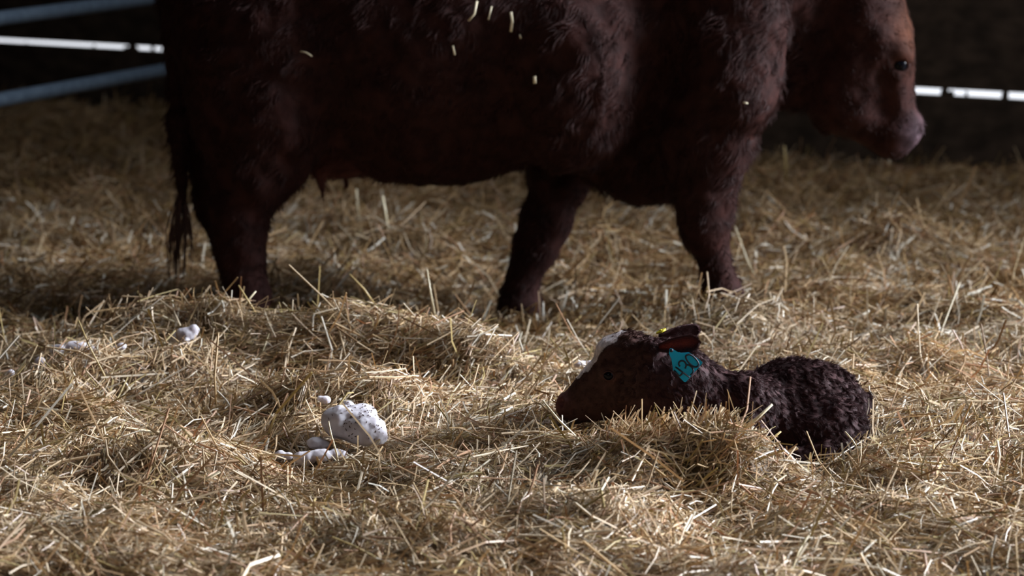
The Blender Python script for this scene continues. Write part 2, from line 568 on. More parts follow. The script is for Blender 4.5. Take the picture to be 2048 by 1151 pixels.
fc.cone(q(640, 335, 7.99), q(647, 398, 7.98), 0.020, 0.011, 0.012)        # teat
fc.cone(q(690, 335, 8.12), q(694, 372, 8.12), 0.018, 0.010, 0.012)
fc.cone(q(1470, -60, CY), q(1660, -10, CY + 0.02), 0.25, 0.175, 0.08, 0.62)   # neck
fc.cone(q(1490, 120, CY), q(1650, 150, CY), 0.14, 0.09, 0.09, 0.5)        # throat and dewlap
HY = CY
fc.cone(q(1722, 0, HY), q(1742, 105, HY), 0.108, 0.112, 0.05, 0.95)       # skull
fc.cone(q(1742, 105, HY), q(1792, 238, HY), 0.108, 0.066, 0.05, 0.85)     # face
fc.ell(q(1800, 262, HY), (0.068, 0.075, 0.058), 0.035)                    # muzzle
fc.ell(q(1694, 140, HY), (0.105, 0.088, 0.155), 0.05)                     # cheek
fc.cone(q(1690, 215, HY), q(1775, 282, HY), 0.075, 0.046, 0.05)           # jaw
for sg in (-1, 1):
    fc.ell(q(1800, 108, HY + sg * 0.075), (0.030, 0.030, 0.034), 0.03)    # brow over each eye
    fc.cone(q(1790, 142, HY + sg * 0.082), q(1800, 220, HY + sg * 0.055), 0.018, 0.016, 0.03)
    fc.ell(q(1768, 165, HY + sg * 0.125), (0.022, 0.035, 0.050), 0.03, sub=True)
    fc.ell(q(1846, 262, HY + sg * 0.036), (0.012, 0.014, 0.018), 0.012, sub=True)     # nostril
    fc.ell(q(1800, 130, HY + sg * 0.098), (0.018, 0.014, 0.014), 0.012, sub=True)     # eye socket
fc.chain([(q(360, -120, 8.03), 0.040), (q(352, 60, 8.0), 0.030), (q(358, 240, 8.0), 0.026), (q(364, 400, 8.0), 0.018)], 0.03)
v, f = fc.mesh()
n = vertex_normals(v, f)
v = v + n * (0.010 * vn(v * 9, 1) + 0.006 * vn(v * 24, 2))[:, None]
col = np.tile(np.array([0.035, 0.0122, 0.0098]), (len(v), 1))
ud = np.exp(-(((v - q(655, 345)) / 0.14) ** 2).sum(1))[:, None]
col = col * (1 - 0.6 * ud) + np.array([0.26, 0.10, 0.085]) * 0.6 * ud
mz = np.clip((np.exp(-(((v - q(1826, 270, HY)) / np.array([0.055, 0.12, 0.06])) ** 2).sum(1)) - 0.15) * 1.8, 0, 1)[:, None]
col = col * (1 - mz) + np.array([0.085, 0.052, 0.060]) * mz
fx = np.exp(-(((v - q(1815, 60, HY)) / np.array([0.06, 0.2, 0.10])) ** 2).sum(1))[:, None]
col = col * (1 - 0.6 * fx) + np.array([0.10, 0.034, 0.014]) * 0.6 * fx
body = mesh_obj('body', v, f, M_COAT, cow)
color_attr(body, col)
cow_v, cow_f, cow_c = v, f, col


def fur(name, parent, v, f, col, count, length, radius, comb, lift, curl, material, keep=None, seed=1, wave=60.0, steps=5, lenfun=None):
    """short hair growing out of a hide; one strand object of uncountable hair"""
    rg = np.random.default_rng(seed)
    tri = np.concatenate([f[:, [0, 1, 2]], f[:, [0, 2, 3]]])
    e1, e2 = v[tri[:, 1]] - v[tri[:, 0]], v[tri[:, 2]] - v[tri[:, 0]]
    ar = np.linalg.norm(np.cross(e1, e2), axis=1)
    if keep is not None:
        ar = ar * keep(v[tri].mean(1))
    t = rg.choice(len(tri), count, p=ar / ar.sum())
    a, b = rg.random(count), rg.random(count)
    s = a + b > 1
    a[s], b[s] = 1 - a[s], 1 - b[s]
    p = v[tri[t, 0]] + a[:, None] * e1[t] + b[:, None] * e2[t]
    nn = vertex_normals(v, f)
    n = nn[tri[t, 0]]
    cc = col[tri[t, 0]] * rg.uniform(0.65, 1.4, (count, 1))
    d = comb(p)
    d = d - n * (d * n).sum(1, keepdims=True)
    d = d / (np.linalg.norm(d, axis=1, keepdims=True) + 1e-6)
    L = length * rg.uniform(0.6, 1.3, count)
    if lenfun is not None: L = L * lenfun(p)
    pts = np.zeros((count, steps, 3))
    pos = p - n * 0.001
    pts[:, 0] = pos
    for k in range(1, steps):
        w = np.stack([vn(pos * wave, 10 + seed + i) for i in range(3)], -1)
        g = d + n * lift * (1 - 0.55 * k / steps) + w * curl + rg.normal(0, 0.10, (count, 3))
        g = g / (np.linalg.norm(g, axis=1, keepdims=True) + 1e-6)
        pos = pos + g * (L / (steps - 1))[:, None]
        pts[:, k] = pos
    off = np.zeros(3)
    qn = parent
    while qn is not None:
        off = off + np.array(qn.location)
        qn = qn.parent
    pts = pts - off
    cu = bpy.data.hair_curves.new(name)
    cu.add_curves([steps] * count)
    cu.attributes['position'].data.foreach_set('vector', pts.astype(np.float32).ravel())
    rad = cu.attributes.get('radius') or cu.attributes.new('radius', 'FLOAT', 'POINT')
    prof = np.linspace(1.0, 0.25, steps)
    rad.data.foreach_set('value', (radius * rg.uniform(0.7, 1.3, (count, 1)) * prof[None]).astype(np.float32).ravel())
    at = cu.attributes.new('tint', 'FLOAT_COLOR', 'CURVE')
    at.data.foreach_set('color', np.concatenate([cc, np.ones((count, 1))], 1).astype(np.float32).ravel())
    cu.materials.append(material)
    o = bpy.data.objects.new(name, cu)
    C.objects.link(o)
    o.parent = parent
    o['kind'] = 'stuff'
    return o


def cow_comb(p):
    d = np.zeros_like(p)
    d[:, 0] = -0.5
    d[:, 2] = -1.0
    head = (p[:, 0] > 0.90)
    d[head] = (0.3, 0, -1)
    return d


def cow_len(p):
    l = np.ones(len(p))
    l[p[:, 0] > 0.88] = 0.45
    l[(p[:, 2] < 0.40) & (p[:, 0] < 0.9)] = 0.7
    l[(p[:, 0] > 0.1) & (p[:, 0] < 0.8) & (p[:, 2] > 0.35)] = 1.25
    return l


fur('coat_fur', body, cow_v, cow_f, cow_c, 90000, 0.026, 0.0009, cow_comb, 0.45, 0.9, M_FUR, keep=lambda c: (c[:, 2] > -0.05) * 1.0, seed=3, wave=30, lenfun=cow_len)
# tail switch: a long brush of hair at the end of the tail
tsr = np.random.default_rng(8)
base, tip = q(363, 390, 8.0), q(358, 560, 8.0)
mb = MB()
for k in range(46):
    o0 = tsr.normal(0, 0.006, 3)
    o1 = tsr.normal(0, 0.014, 3) * np.array([1, 1, 0.3])
    L = tsr.uniform(0.65, 1.02)
    pts = [base + o0 + (tip - base) * L * t + o1 * math.sin(t * 2.2) for t in (0, 0.33, 0.66, 1.0)]
    mb.tube(pts, [0.0026, 0.0022, 0.0016, 0.0006], 5)
sw = mb.build('tail_switch', mat('tail_hair', (0.11, 0.060, 0.045), rough=0.6, spec=0.2), cow)


def eye_parts(field, px, py, y0, y1, parent, r, lid_r, names=('eye', 'eyelid'), depth=0.25):
    c = field.hit(px, py, y0, y1)
    nrm = field.normal(c)
    c = c - nrm * r * depth
    e = MB().ball(c, r, 20, 14).build(names[0], M_EYE, parent)
    rm = rot_from_axis(nrm, (0.15, 0, 1))
    pts = []
    for k in range(21):
        a = 2 * math.pi * k / 20
        pts.append(c + nrm * r * 0.45 + rm[:, 1] * math.cos(a) * r * 0.98 + rm[:, 2] * math.sin(a) * r * 0.80)
    MB().tube(pts, lid_r, 8, cap=False).build(names[1], M_LID, parent)
    return c, nrm


ec, en = eye_parts(fc, 1800, 129, 7.6, 8.2, cow, 0.024, 0.006)


def hoof(c, dx, parent):
    mb = MB()
    for sg in (-1, 1):
        rings = []
        for z, l, wd in ((0.0, 0.062, 0.030), (0.03, 0.055, 0.028), (0.065, 0.040, 0.024), (0.075, 0.02, 0.012)):
            rings.append([np.asarray(c) + np.array([dx * 0.01 + (0.03 - z * 0.5) + l * math.cos(a), sg * 0.031 + wd * math.sin(a), z]) for a in np.linspace(0, 2 * math.pi, 12, endpoint=False)])
        v = [p for r in rings for p in r]
        f = [(i * 12 + k, i * 12 + (k + 1) % 12, (i + 1) * 12 + (k + 1) % 12, (i + 1) * 12 + k) for i in range(3) for k in range(12)]
        f += [tuple(range(12))[::-1], tuple(36 + k for k in range(12))]
        mb.add(v, f)
    return mb.build('hoof', M_HOOF, parent)


for px, py, Y in ((1464, 668, NY), (1032, 678, FY), (503, 668, 7.85), (507, 660, 8.25)):
    c = q(px, py, Y)
    c[2] -= 0.07
    hoof(c, 0, cow)


def ear_mesh(base, tip, up, W, cup, thick, nS=14, nT=9, power=0.55):
    """a cupped leaf with two skins"""
    base, tip = np.asarray(base, float), np.asarray(tip, float)
    R = rot_from_axis(tip - base, up)           # x along the ear, z across it, y the cup direction
    L = np.linalg.norm(tip - base)
    top, bot = [], []
    for i in range(nS + 1):
        s = i / nS
        wdt = W * (0.36 + 0.64 * math.sin(min(1.0, s / 0.6) * math.pi / 2)) * max(0.05, math.sqrt(max(0.0, 1 - (max(0.0, s - 0.70) / 0.302) ** 2.6)))
        for j in range(nT):
            t = -1 + 2 * j / (nT - 1)
            loc = np.array([L * s, -cup * W * (t * t) * (1.15 - 0.7 * s), wdt * t])
            top.append(base + R @ loc)
            bot.append(base + R @ (loc + np.array([0, thick * (1 - 0.6 * t * t), 0])))
    nv = len(top)
    v = np.array(top + bot)
    f = []
    for i in range(nS):
        for j in range(nT - 1):
            a = i * nT + j
            f.append((a, a + 1, a + nT + 1, a + nT))
            f.append((nv + a, nv + a + nT, nv + a + nT + 1, nv + a + 1))
    rim = [j for j in range(nT)] + [i * nT + nT - 1 for i in range(1, nS + 1)] + [nS * nT + j for j in range(nT - 2, -1, -1)] + [i * nT for i in range(nS - 1, 0, -1)]
    for a, b in zip(rim, rim[1:] + rim[:1]):
        f.append((a, nv + a, nv + b, b))
    return v, np.array(f), nv


def add_ear(body_obj, v, f, cols, mat_index, parent):
    """joins an ear to the body's own mesh"""
    bm = bmesh.new()
    bm.from_mesh(body_obj.data)
    lay = bm.verts.layers.float_color.get('tint')
    off = np.zeros(3)
    qn = parent
    while qn is not None:
        off = off + np.array(qn.location)
        qn = qn.parent
    vs = []
    for p, c in zip(v - off, cols):
        nv = bm.verts.new(p)
        nv[lay] = (*c, 1)
        vs.append(nv)
    for fc_ in f:
        try:
            fa = bm.faces.new([vs[i] for i in fc_])
            fa.smooth = True
            fa.material_index = mat_index
        except ValueError:
            pass
    bm.to_mesh(body_obj.data)
    bm.free()


body.data.materials.append(M_EAR)
for base_, tip_, up_ in ((q(1712, -45, 7.95), q(1600, -50, 7.80), (0.3, -0.4, 1)), (q(1712, -45, 8.15), q(1620, -50, 8.33), (0.3, 0.4, 1))):
    ev, ef, nv = ear_mesh(base_, tip_, up_, 0.055, 0.5, 0.008)
    add_ear(body, ev, ef, np.tile(np.array([0.025, 0.008, 0.006]), (len(ev), 1)), 1, cow)

# ------------------------------------------------------------------ the calf
KY = 6.12
calf_o = P(1500, 900, 6.2)
calf = setp(empty('calf', (calf_o[0], 6.2, 0.0)), 'newborn dark red calf with a white forehead lying in a hollow in the straw', 'calf')
k_ = lambda px, py, Y=KY: P(px, py, Y)
fk = Field((0.02, 5.90, -0.06), (0.84, 6.56, 0.36), 0.0034)
fk.ell(k_(1252, 706), (0.056, 0.052, 0.050), 0.02)                        # skull
fk.cone(k_(1238, 742), k_(1142, 806), 0.065, 0.027, 0.02, 0.80)           # face
fk.cone(k_(1266, 785), k_(1152, 824), 0.054, 0.024, 0.025, 0.75)          # jaw
fk.ell(k_(1134, 810), (0.022, 0.030, 0.026), 0.012)                       # nose
fk.ell(k_(1215, 700), (0.020, 0.035, 0.022), 0.02)                        # forehead
for sg in (-1, 1):
    fk.ell(k_(1218, 742, KY + sg * 0.044), (0.019, 0.013, 0.016), 0.02)   # brow
    fk.ell(k_(1217, 750, KY + sg * 0.064), (0.0125, 0.0075, 0.0105), 0.006, sub=True)
    fk.ell(k_(1122, 806, KY + sg * 0.019), (0.0075, 0.009, 0.0090), 0.004, sub=True)
    fk.cone(k_(1124, 829, KY + sg * 0.020), k_(1184, 834, KY + sg * 0.050), 0.0030, 0.0030, 0.004, sub=True)   # line of the mouth
    fk.ell(k_(1258, 792, KY + sg * 0.048), (0.026, 0.012, 0.024), 0.02)   # cheek
    fk.ell(k_(1188, 792, KY + sg * 0.062), (0.024, 0.010, 0.010), 0.012, sub=True)
    fk.ell(k_(1300, 698, KY + sg * 0.050), (0.024, 0.020, 0.020), 0.02)   # ear root
fk.cone(k_(1290, 742, KY), k_(1345, 752, 6.13), 0.066, 0.070, 0.03, 0.95)
fk.cone(k_(1335, 752, 6.13), k_(1445, 812, 6.17), 0.070, 0.072, 0.03, 1.0)     # neck
fk.cone(k_(1325, 806, KY), k_(1470, 850, 6.18), 0.056, 0.080, 0.04, 0.9)      # throat and breast
fk.ell(k_(1500, 838, 6.20), (0.092, 0.098, 0.098), 0.03)                  # shoulders
fk.ell(k_(1484, 800, 6.13), (0.055, 0.035, 0.055), 0.03)                  # near shoulder blade
fk.ell(k_(1592, 818, 6.29), (0.138, 0.118, 0.112), 0.03)                  # barrel
fk.ell(k_(1660, 835, 6.30), (0.082, 0.105, 0.104), 0.03)                  # rump
fk.ell(k_(1612, 862, 6.20), (0.115, 0.090, 0.070), 0.03)                  # flank
fk.ell(k_(1672, 858, 6.19), (0.068, 0.055, 0.066), 0.02)                  # folded thigh
fk.chain([(k_(1690, 880, 6.15), 0.034), (k_(1640, 905, 6.10), 0.022), (k_(1560, 918, 6.08), 0.017), (k_(1520, 922, 6.07), 0.018)], 0.015)     # hind shank and foot
fk.chain([(k_(1492, 860, 6.10), 0.040), (k_(1500, 905, 6.07), 0.030), (k_(1425, 905, 6.02), 0.022), (k_(1450, 925, 5.99), 0.017), (k_(1500, 930, 5.99), 0.018)], 0.015)  # tucked foreleg
fk.chain([(k_(1728, 800, 6.36), 0.018), (k_(1740, 850, 6.34), 0.013), (k_(1730, 890, 6.30), 0.009)], 0.012)                                   # tail
v, f = fk.mesh()
n = vertex_normals(v, f)
trunk = np.clip((v[:, 0] - k_(1470, 800, 6.2)[0]) / 0.06, 0, 1)
v = v + n * ((0.0015 + 0.0022 * trunk) * vn(v * np.array([45, 45, 30]), 1) + (0.0008 + 0.0010 * trunk) * vn(v * 110, 2))[:, None]
col = np.tile(np.array([0.036, 0.0130, 0.0130]), (len(v), 1))
face = np.clip((k_(1300, 700)[0] - v[:, 0]) / 0.04, 0, 1)[:, None]
col = col * (1 - face) + np.array([0.058, 0.026, 0.020]) * face              # short-haired brown face, its colour lifted in place of fill light
ring = np.exp(-(((v - k_(1215, 752, KY - 0.062)) / np.array([0.021, 0.02, 0.019])) ** 2).sum(1))[:, None]
col = col * (1 - 0.6 * ring) + np.array([0.13, 0.058, 0.046]) * 0.6 * ring
# white blaze on the forehead, narrowing down the face
hz = (v[:, 2] - k_(1200, 755)[2]) / (k_(1200, 664)[2] - k_(1200, 755)[2])           # 0 at the nose end, 1 at the poll
bx = k_(1175, 755)[0] + (k_(1238, 672)[0] - k_(1175, 755)[0]) * np.clip(hz, 0, 1) ** 0.85 + 0.009 * vn(v * 85, 5)
half = 0.010 + 0.034 * np.clip(hz, 0, 1)
bl = ((v[:, 0] < bx) & (hz > 0.0) & (hz < 1.0 + 0.08 * vn(v * 60, 6)) & (np.abs(v[:, 1] - KY) < half + 0.006 * vn(v * 60, 7)))
col[bl] = (0.62, 0.55, 0.55)
nose = np.exp(-(((v - k_(1120, 806)) / np.array([0.020, 0.034, 0.024])) ** 2).sum(1))[:, None]
col = col * (1 - 0.7 * nose) + np.array([0.24, 0.085, 0.080]) * 0.7 * nose
kb = mesh_obj('body', v, f, M_CALF, calf)
color_attr(kb, col)
calf_v, calf_f, calf_c = v, f, col
kb.data.materials.append(M_EAR)
EARS = []
for base_, tip_, up_, inner in (
        (k_(1316, 696, 6.062), k_(1398, 684, 6.035), (-0.1, 0.55, 1.0), True),
        (k_(1318, 672, 6.175), k_(1398, 659, 6.200), (-0.15, -0.35, 1.0), False)):
    ev, ef, nv = ear_mesh(base_, tip_, up_, 0.0185, 0.26, 0.004, 16, 11)
    ec_ = np.tile(np.array([0.032, 0.010, 0.010]), (len(ev), 1))
    if inner:
        tt = np.abs(np.tile(np.linspace(-1, 1, 11), 17))
        ss = np.repeat(np.linspace(0, 1, 17), 11)
        m_ = (np.clip(1.25 - 1.5 * tt, 0, 1) * np.clip((1.0 - ss) * 3, 0, 1))[:, None]
        ec_[:nv] = ec_[:nv] * (1 - m_) + np.array([0.22, 0.035, 0.022]) * m_
    add_ear(kb, ev, ef, ec_, 1, calf)
    EARS.append((ev, ef, ec_, np.asarray(tip_) - np.asarray(base_)))


def calf_comb(p):
    d = np.zeros_like(p)
    d[:, 0] = 0.6
    d[:, 2] = -0.7
    hd = p[:, 0] < 0.27
    d[hd] = (-0.6, 0, -0.35)
    top = hd & (p[:, 2] > k_(1240, 700)[2])
    d[top] = (0.5, 0, 0.25)
    return d


def calf_len(p):
    l = np.ones(len(p))
    face = p[:, 0] < k_(1235, 700)[0]
    l[face] = 0.28
    l[(~face) & (p[:, 0] < k_(1330, 700)[0])] = 0.75
    l[p[:, 0] < k_(1150, 700)[0]] = 0.12
    return l


for ev, ef, ec_, ax in EARS:
    fur('ear_fur', kb, ev, ef, ec_ * 1.2, 7000, 0.0055, 0.00035, lambda p, ax=ax: np.tile(ax, (len(p), 1)), 0.25, 0.35, M_FUR, seed=9, wave=120, steps=4)
fur('coat_fur', kb, calf_v, calf_f, calf_c, 120000, 0.015, 0.0005, calf_comb, 0.35, 0.85, M_FUR, keep=lambda c: (c[:, 2] > 0.0) * 1.0, seed=5, wave=130, steps=6, lenfun=calf_len)
eye_parts(fk, 1217, 750, 5.95, 6.2, calf, 0.0122, 0.0024)

# cyan ear tag with its hand-written number, hanging from the near ear
TY = 6.012
TC = P(1375, 733, TY)
tu = np.array([0.677, 0.12, 0.737]); tu /= np.linalg.norm(tu)
tv = np.array([-0.676, 0.10, 0.737]); tv -= tu * np.dot(tu, tv); tv /= np.linalg.norm(tv)
tn = np.cross(tu, tv)
if tn[1] > 0: tn = -tn


def tagpt(cx, cy, lift=0.0):
    """a point of the tag from its place on an 11.51x enlargement of the tag region"""
    px, py = 1320 + cx / 11.51, 680 + cy / 11.51
    r = ray(px, py)
    t = np.dot(TC - CAMV, tn) / np.dot(r, tn)
    return CAMV + r * t + tn * lift


outline = [(228, 196), (250, 180), (292, 192), (370, 250), (430, 278), (490, 290), (580, 286), (650, 274), (680, 282), (955, 480), (978, 505), (972, 530), (610, 945), (580, 962), (548, 950), (315, 710), (298, 680), (285, 560), (262, 430), (222, 350), (208, 300), (212, 230)]
m = len(outline)
tv_ = [tagpt(*p, 0.0013) for p in outline] + [tagpt(*p, -0.0013) for p in outline]
tf_ = [tuple(range(m)), tuple(range(2 * m - 1, m - 1, -1))] + [(i, i + m, (i + 1) % m + m, (i + 1) % m) for i in range(m)]
tag = mesh_obj('ear_tag', tv_, tf_, M_TAG, calf, smooth=False)
tag['label'] = 'cyan plastic ear tag'


def smooth_line(pts, sub=5):
    p = np.array(pts, float)
    out = []
    for i in range(len(p) - 1):
        a, b, c, d = p[max(i - 1, 0)], p[i], p[i + 1], p[min(i + 2, len(p) - 1)]
        for t in np.linspace(0, 1, sub, endpoint=False):
            out.append(0.5 * ((2 * b) + (c - a) * t + (2 * a - 5 * b + 4 * c - d) * t * t + (3 * b - a - 3 * c + d) * t ** 3))
    out.append(p[-1])
    return out


num = MB()
for stroke, curved in (
        ([(322, 690), (446, 828)], False), ([(446, 828), (545, 736)], False), ([(352, 612), (680, 855)], False),
        ([(458, 600), (432, 545), (450, 492), (512, 470), (572, 505), (602, 575), (578, 650)], True),
        ([(602, 572), (662, 572), (730, 620), (766, 690), (748, 755), (700, 800)], True),
        ([(640, 330), (592, 370), (622, 462), (700, 552), (790, 610), (860, 602), (890, 545), (850, 462), (765, 372), (690, 330), (640, 330)], True)):
    pts = smooth_line(stroke) if curved else [np.array(a, float) for a in stroke]
    num.tube([tagpt(*p, 0.0012) for p in pts], 0.0019, 8)
num.build('tag_number', M_INK, tag)
b0 = tagpt(262, 235, 0.002)
MB().tube([b0 - tn * 0.016, b0 - tn * 0.0005, b0 + tn * 0.0005], [0.003, 0.004, 0.0032], 10).build('tag_pin', M_INK, tag)
b1 = P(1322, 662, 6.155)
bt = MB()
bn = np.array([-0.42, 0.02, 0.90]); bn /= np.linalg.norm(bn)
bt.tube([b1 - bn * 0.002, b1 - bn * 0.0015, b1 + bn * 0.0015, b1 + bn * 0.002], [0.0105, 0.0118, 0.0118, 0.0105], 18)
bt.tube([b1 + bn * 0.002, b1 + bn * 0.0038], [0.004, 0.003], 10)
bt.build('ear_button', M_YEL, calf)['label'] = 'yellow plastic ear button'

# ------------------------------------------------------------------ gate behind the cow
g0, g1 = P(-260, 200, 9.2), P(505, 200, 11.9)
gd = np.array([g1[0] - g0[0], g1[1] - g0[1], 0.0])
gate = setp(empty('gate', (g0[0], g0[1], 0.0)), 'blue grey tubular steel gate running back behind the cow at left', 'gate')
for zz in (0.425, 0.706, 0.985, 1.26):
    a, b = np.array([g0[0], g0[1], zz]), np.array([g0[0], g0[1], zz]) + gd
    MB().tube([a + gd * t for t in np.linspace(0, 1, 12)], 0.026, 16).build('rail', M_GATE, gate)
for t in (0.0, 1.0):
    p = np.array([g0[0], g0[1], 0.0]) + gd * t
    MB().tube([p + EZ * -0.15, p + EZ * 1.32], 0.032, 16).build('upright', M_GATE, gate)

# ------------------------------------------------------------------ white lumps lying in the straw
LUMPF = []


def lump(parts, label, seed, flecks=0):
    """one matted white lump: a few swellings grown together"""
    c = np.mean([p[0] for p in parts], axis=0)
    r = max(max(p[1]) for p in parts)
    lo = np.min([np.asarray(p[0]) - np.asarray(p[1]) for p in parts], axis=0) - 0.012
    hi = np.max([np.asarray(p[0]) + np.asarray(p[1]) for p in parts], axis=0) + 0.012
    fl = Field(lo, hi, max(0.0022, r / 28))
    for pc, pr in parts: fl.ell(pc, pr, min(pr) * 0.35)
    v, f = fl.mesh()
    n = vertex_normals(v, f)
    v = v + n * (0.07 * r * vn(v / r * 2.6, seed) + 0.018 * r * vn(v / r * 7, seed + 1))[:, None]
    col = np.tile(np.array([0.56, 0.53, 0.56]), (len(v), 1))
    o = mesh_obj('white_lump', v, f, M_LUMP, None, origin=(c[0], c[1], lo[2]))
    color_attr(o, col)
    setp(o, label, 'lump', 'white lumps in the straw')
    LUMPF.append(fl)
    if flecks:
        rg = np.random.default_rng(seed)
        mb = MB()
        nn = vertex_normals(v, f)
        cand = np.nonzero((nn[:, 1] < 0.1) & (nn[:, 2] > -0.3))[0]
        cl = v[rg.choice(cand, 7)]
        for k in range(flecks):
            if k % 3:
                t = cl[rg.integers(len(cl))] + rg.normal(0, 0.011, 3)
                i = cand[np.argmin(((v[cand] - t) ** 2).sum(1))]
            else:
                i = rg.choice(cand)
            t = np.cross(nn[i], rg.normal(0, 1, 3)); t /= np.linalg.norm(t)
            l = rg.uniform(0.0008, 0.0032)
            mb.tube([v[i] - t * l, v[i] + nn[i] * 0.0006, v[i] + t * l], [0.0005, rg.uniform(0.0008, 0.0015), 0.0005], 5)
        d = mb.build('chaff_fleck', mat('brown_chaff', (0.06, 0.03, 0.014), rough=0.8), o)
        d['kind'] = 'stuff'
        d['label'] = 'brown specks of chaff'
    return o


L = lambda px, py, Y: P(px, py, Y)
lump([(L(680, 843, 6.10), (0.041, 0.040, 0.036)), (L(727, 829, 6.11), (0.030, 0.032, 0.0255)), (L(733, 860, 6.08), (0.043, 0.040, 0.035)), (L(706, 846, 6.10), (0.040, 0.042, 0.039)), (L(757, 872, 6.07), (0.019, 0.022, 0.019)), (L(699, 810, 6.12), (0.013, 0.013, 0.009))],
     'largest white lump, rounded and specked with brown chaff, in a hollow of the straw', 21, 84)
lump([(L(610, 916, 6.00), (0.026, 0.022, 0.016)), (L(640, 910, 6.00), (0.028, 0.02, 0.013)), (L(675, 908, 6.01), (0.022, 0.018, 0.011))], 'flat long white lump in front of the largest white lump', 23)
lump([(L(632, 885, 6.06), (0.020, 0.016, 0.013)), (L(648, 888, 6.06), (0.012, 0.012, 0.010))], 'small white lump touching the left side of the largest lump', 25)
lump([(L(561, 909, 6.02), (0.013, 0.012, 0.010)), (L(577, 911, 6.02), (0.010, 0.010, 0.008))], 'small white lump at the left end of the flat long one', 27)
lump([(L(651, 799, 6.28), (0.012, 0.011, 0.009)), (L(641, 796, 6.28), (0.008, 0.008, 0.006))], 'small white lump just behind the largest white lump', 29)
lump([(L(372, 668, 6.86), (0.026, 0.022, 0.017)), (L(387, 660, 6.86), (0.015, 0.015, 0.013)), (L(354, 674, 6.86), (0.014, 0.014, 0.012)), (L(372, 683, 6.84), (0.010, 0.010, 0.010))], 'bright white lump on top of the straw bank near the hind leg', 31)
lump([(L(118, 699, 6.72), (0.022, 0.020, 0.014)), (L(150, 693, 6.73), (0.030, 0.022, 0.014)), (L(176, 697, 6.73), (0.018, 0.016, 0.010))], 'long greyish white lump half buried at the far left', 33)
lump([(L(243, 692, 6.74), (0.012, 0.012, 0.009)), (L(232, 696, 6.74), (0.010, 0.010, 0.007))], 'small pale lump between the long greyish one and the bright one', 35)
lump([(L(80, 722, 6.62), (0.013, 0.012, 0.010)), (L(86, 730, 6.62), (0.009, 0.009, 0.010))], 'small bluish white lump under the long greyish one at far left', 37)
lump([(L(22, 745, 6.55), (0.009, 0.009, 0.008))], 'tiny white lump at the left edge of the straw', 39)
lump([(L(1160, 727, 6.75), (0.018, 0.014, 0.008)), (L(1178, 726, 6.75), (0.010, 0.010, 0.007))], 'flat white lump beside the forehead of the calf', 41)

# ------------------------------------------------------------------ straw bedding: packed bed plus loose stalks
PAL = np.array([(0.60, 0.45, 0.28), (0.52, 0.37, 0.20), (0.66, 0.54, 0.38), (0.37, 0.235, 0.125), (0.42, 0.32, 0.14), (0.70, 0.62, 0.50), (0.50, 0.30, 0.18), (0.27, 0.16, 0.08)])
PW = np.array([0.22, 0.2, 0.14, 0.14, 0.1, 0.06, 0.08, 0.06])


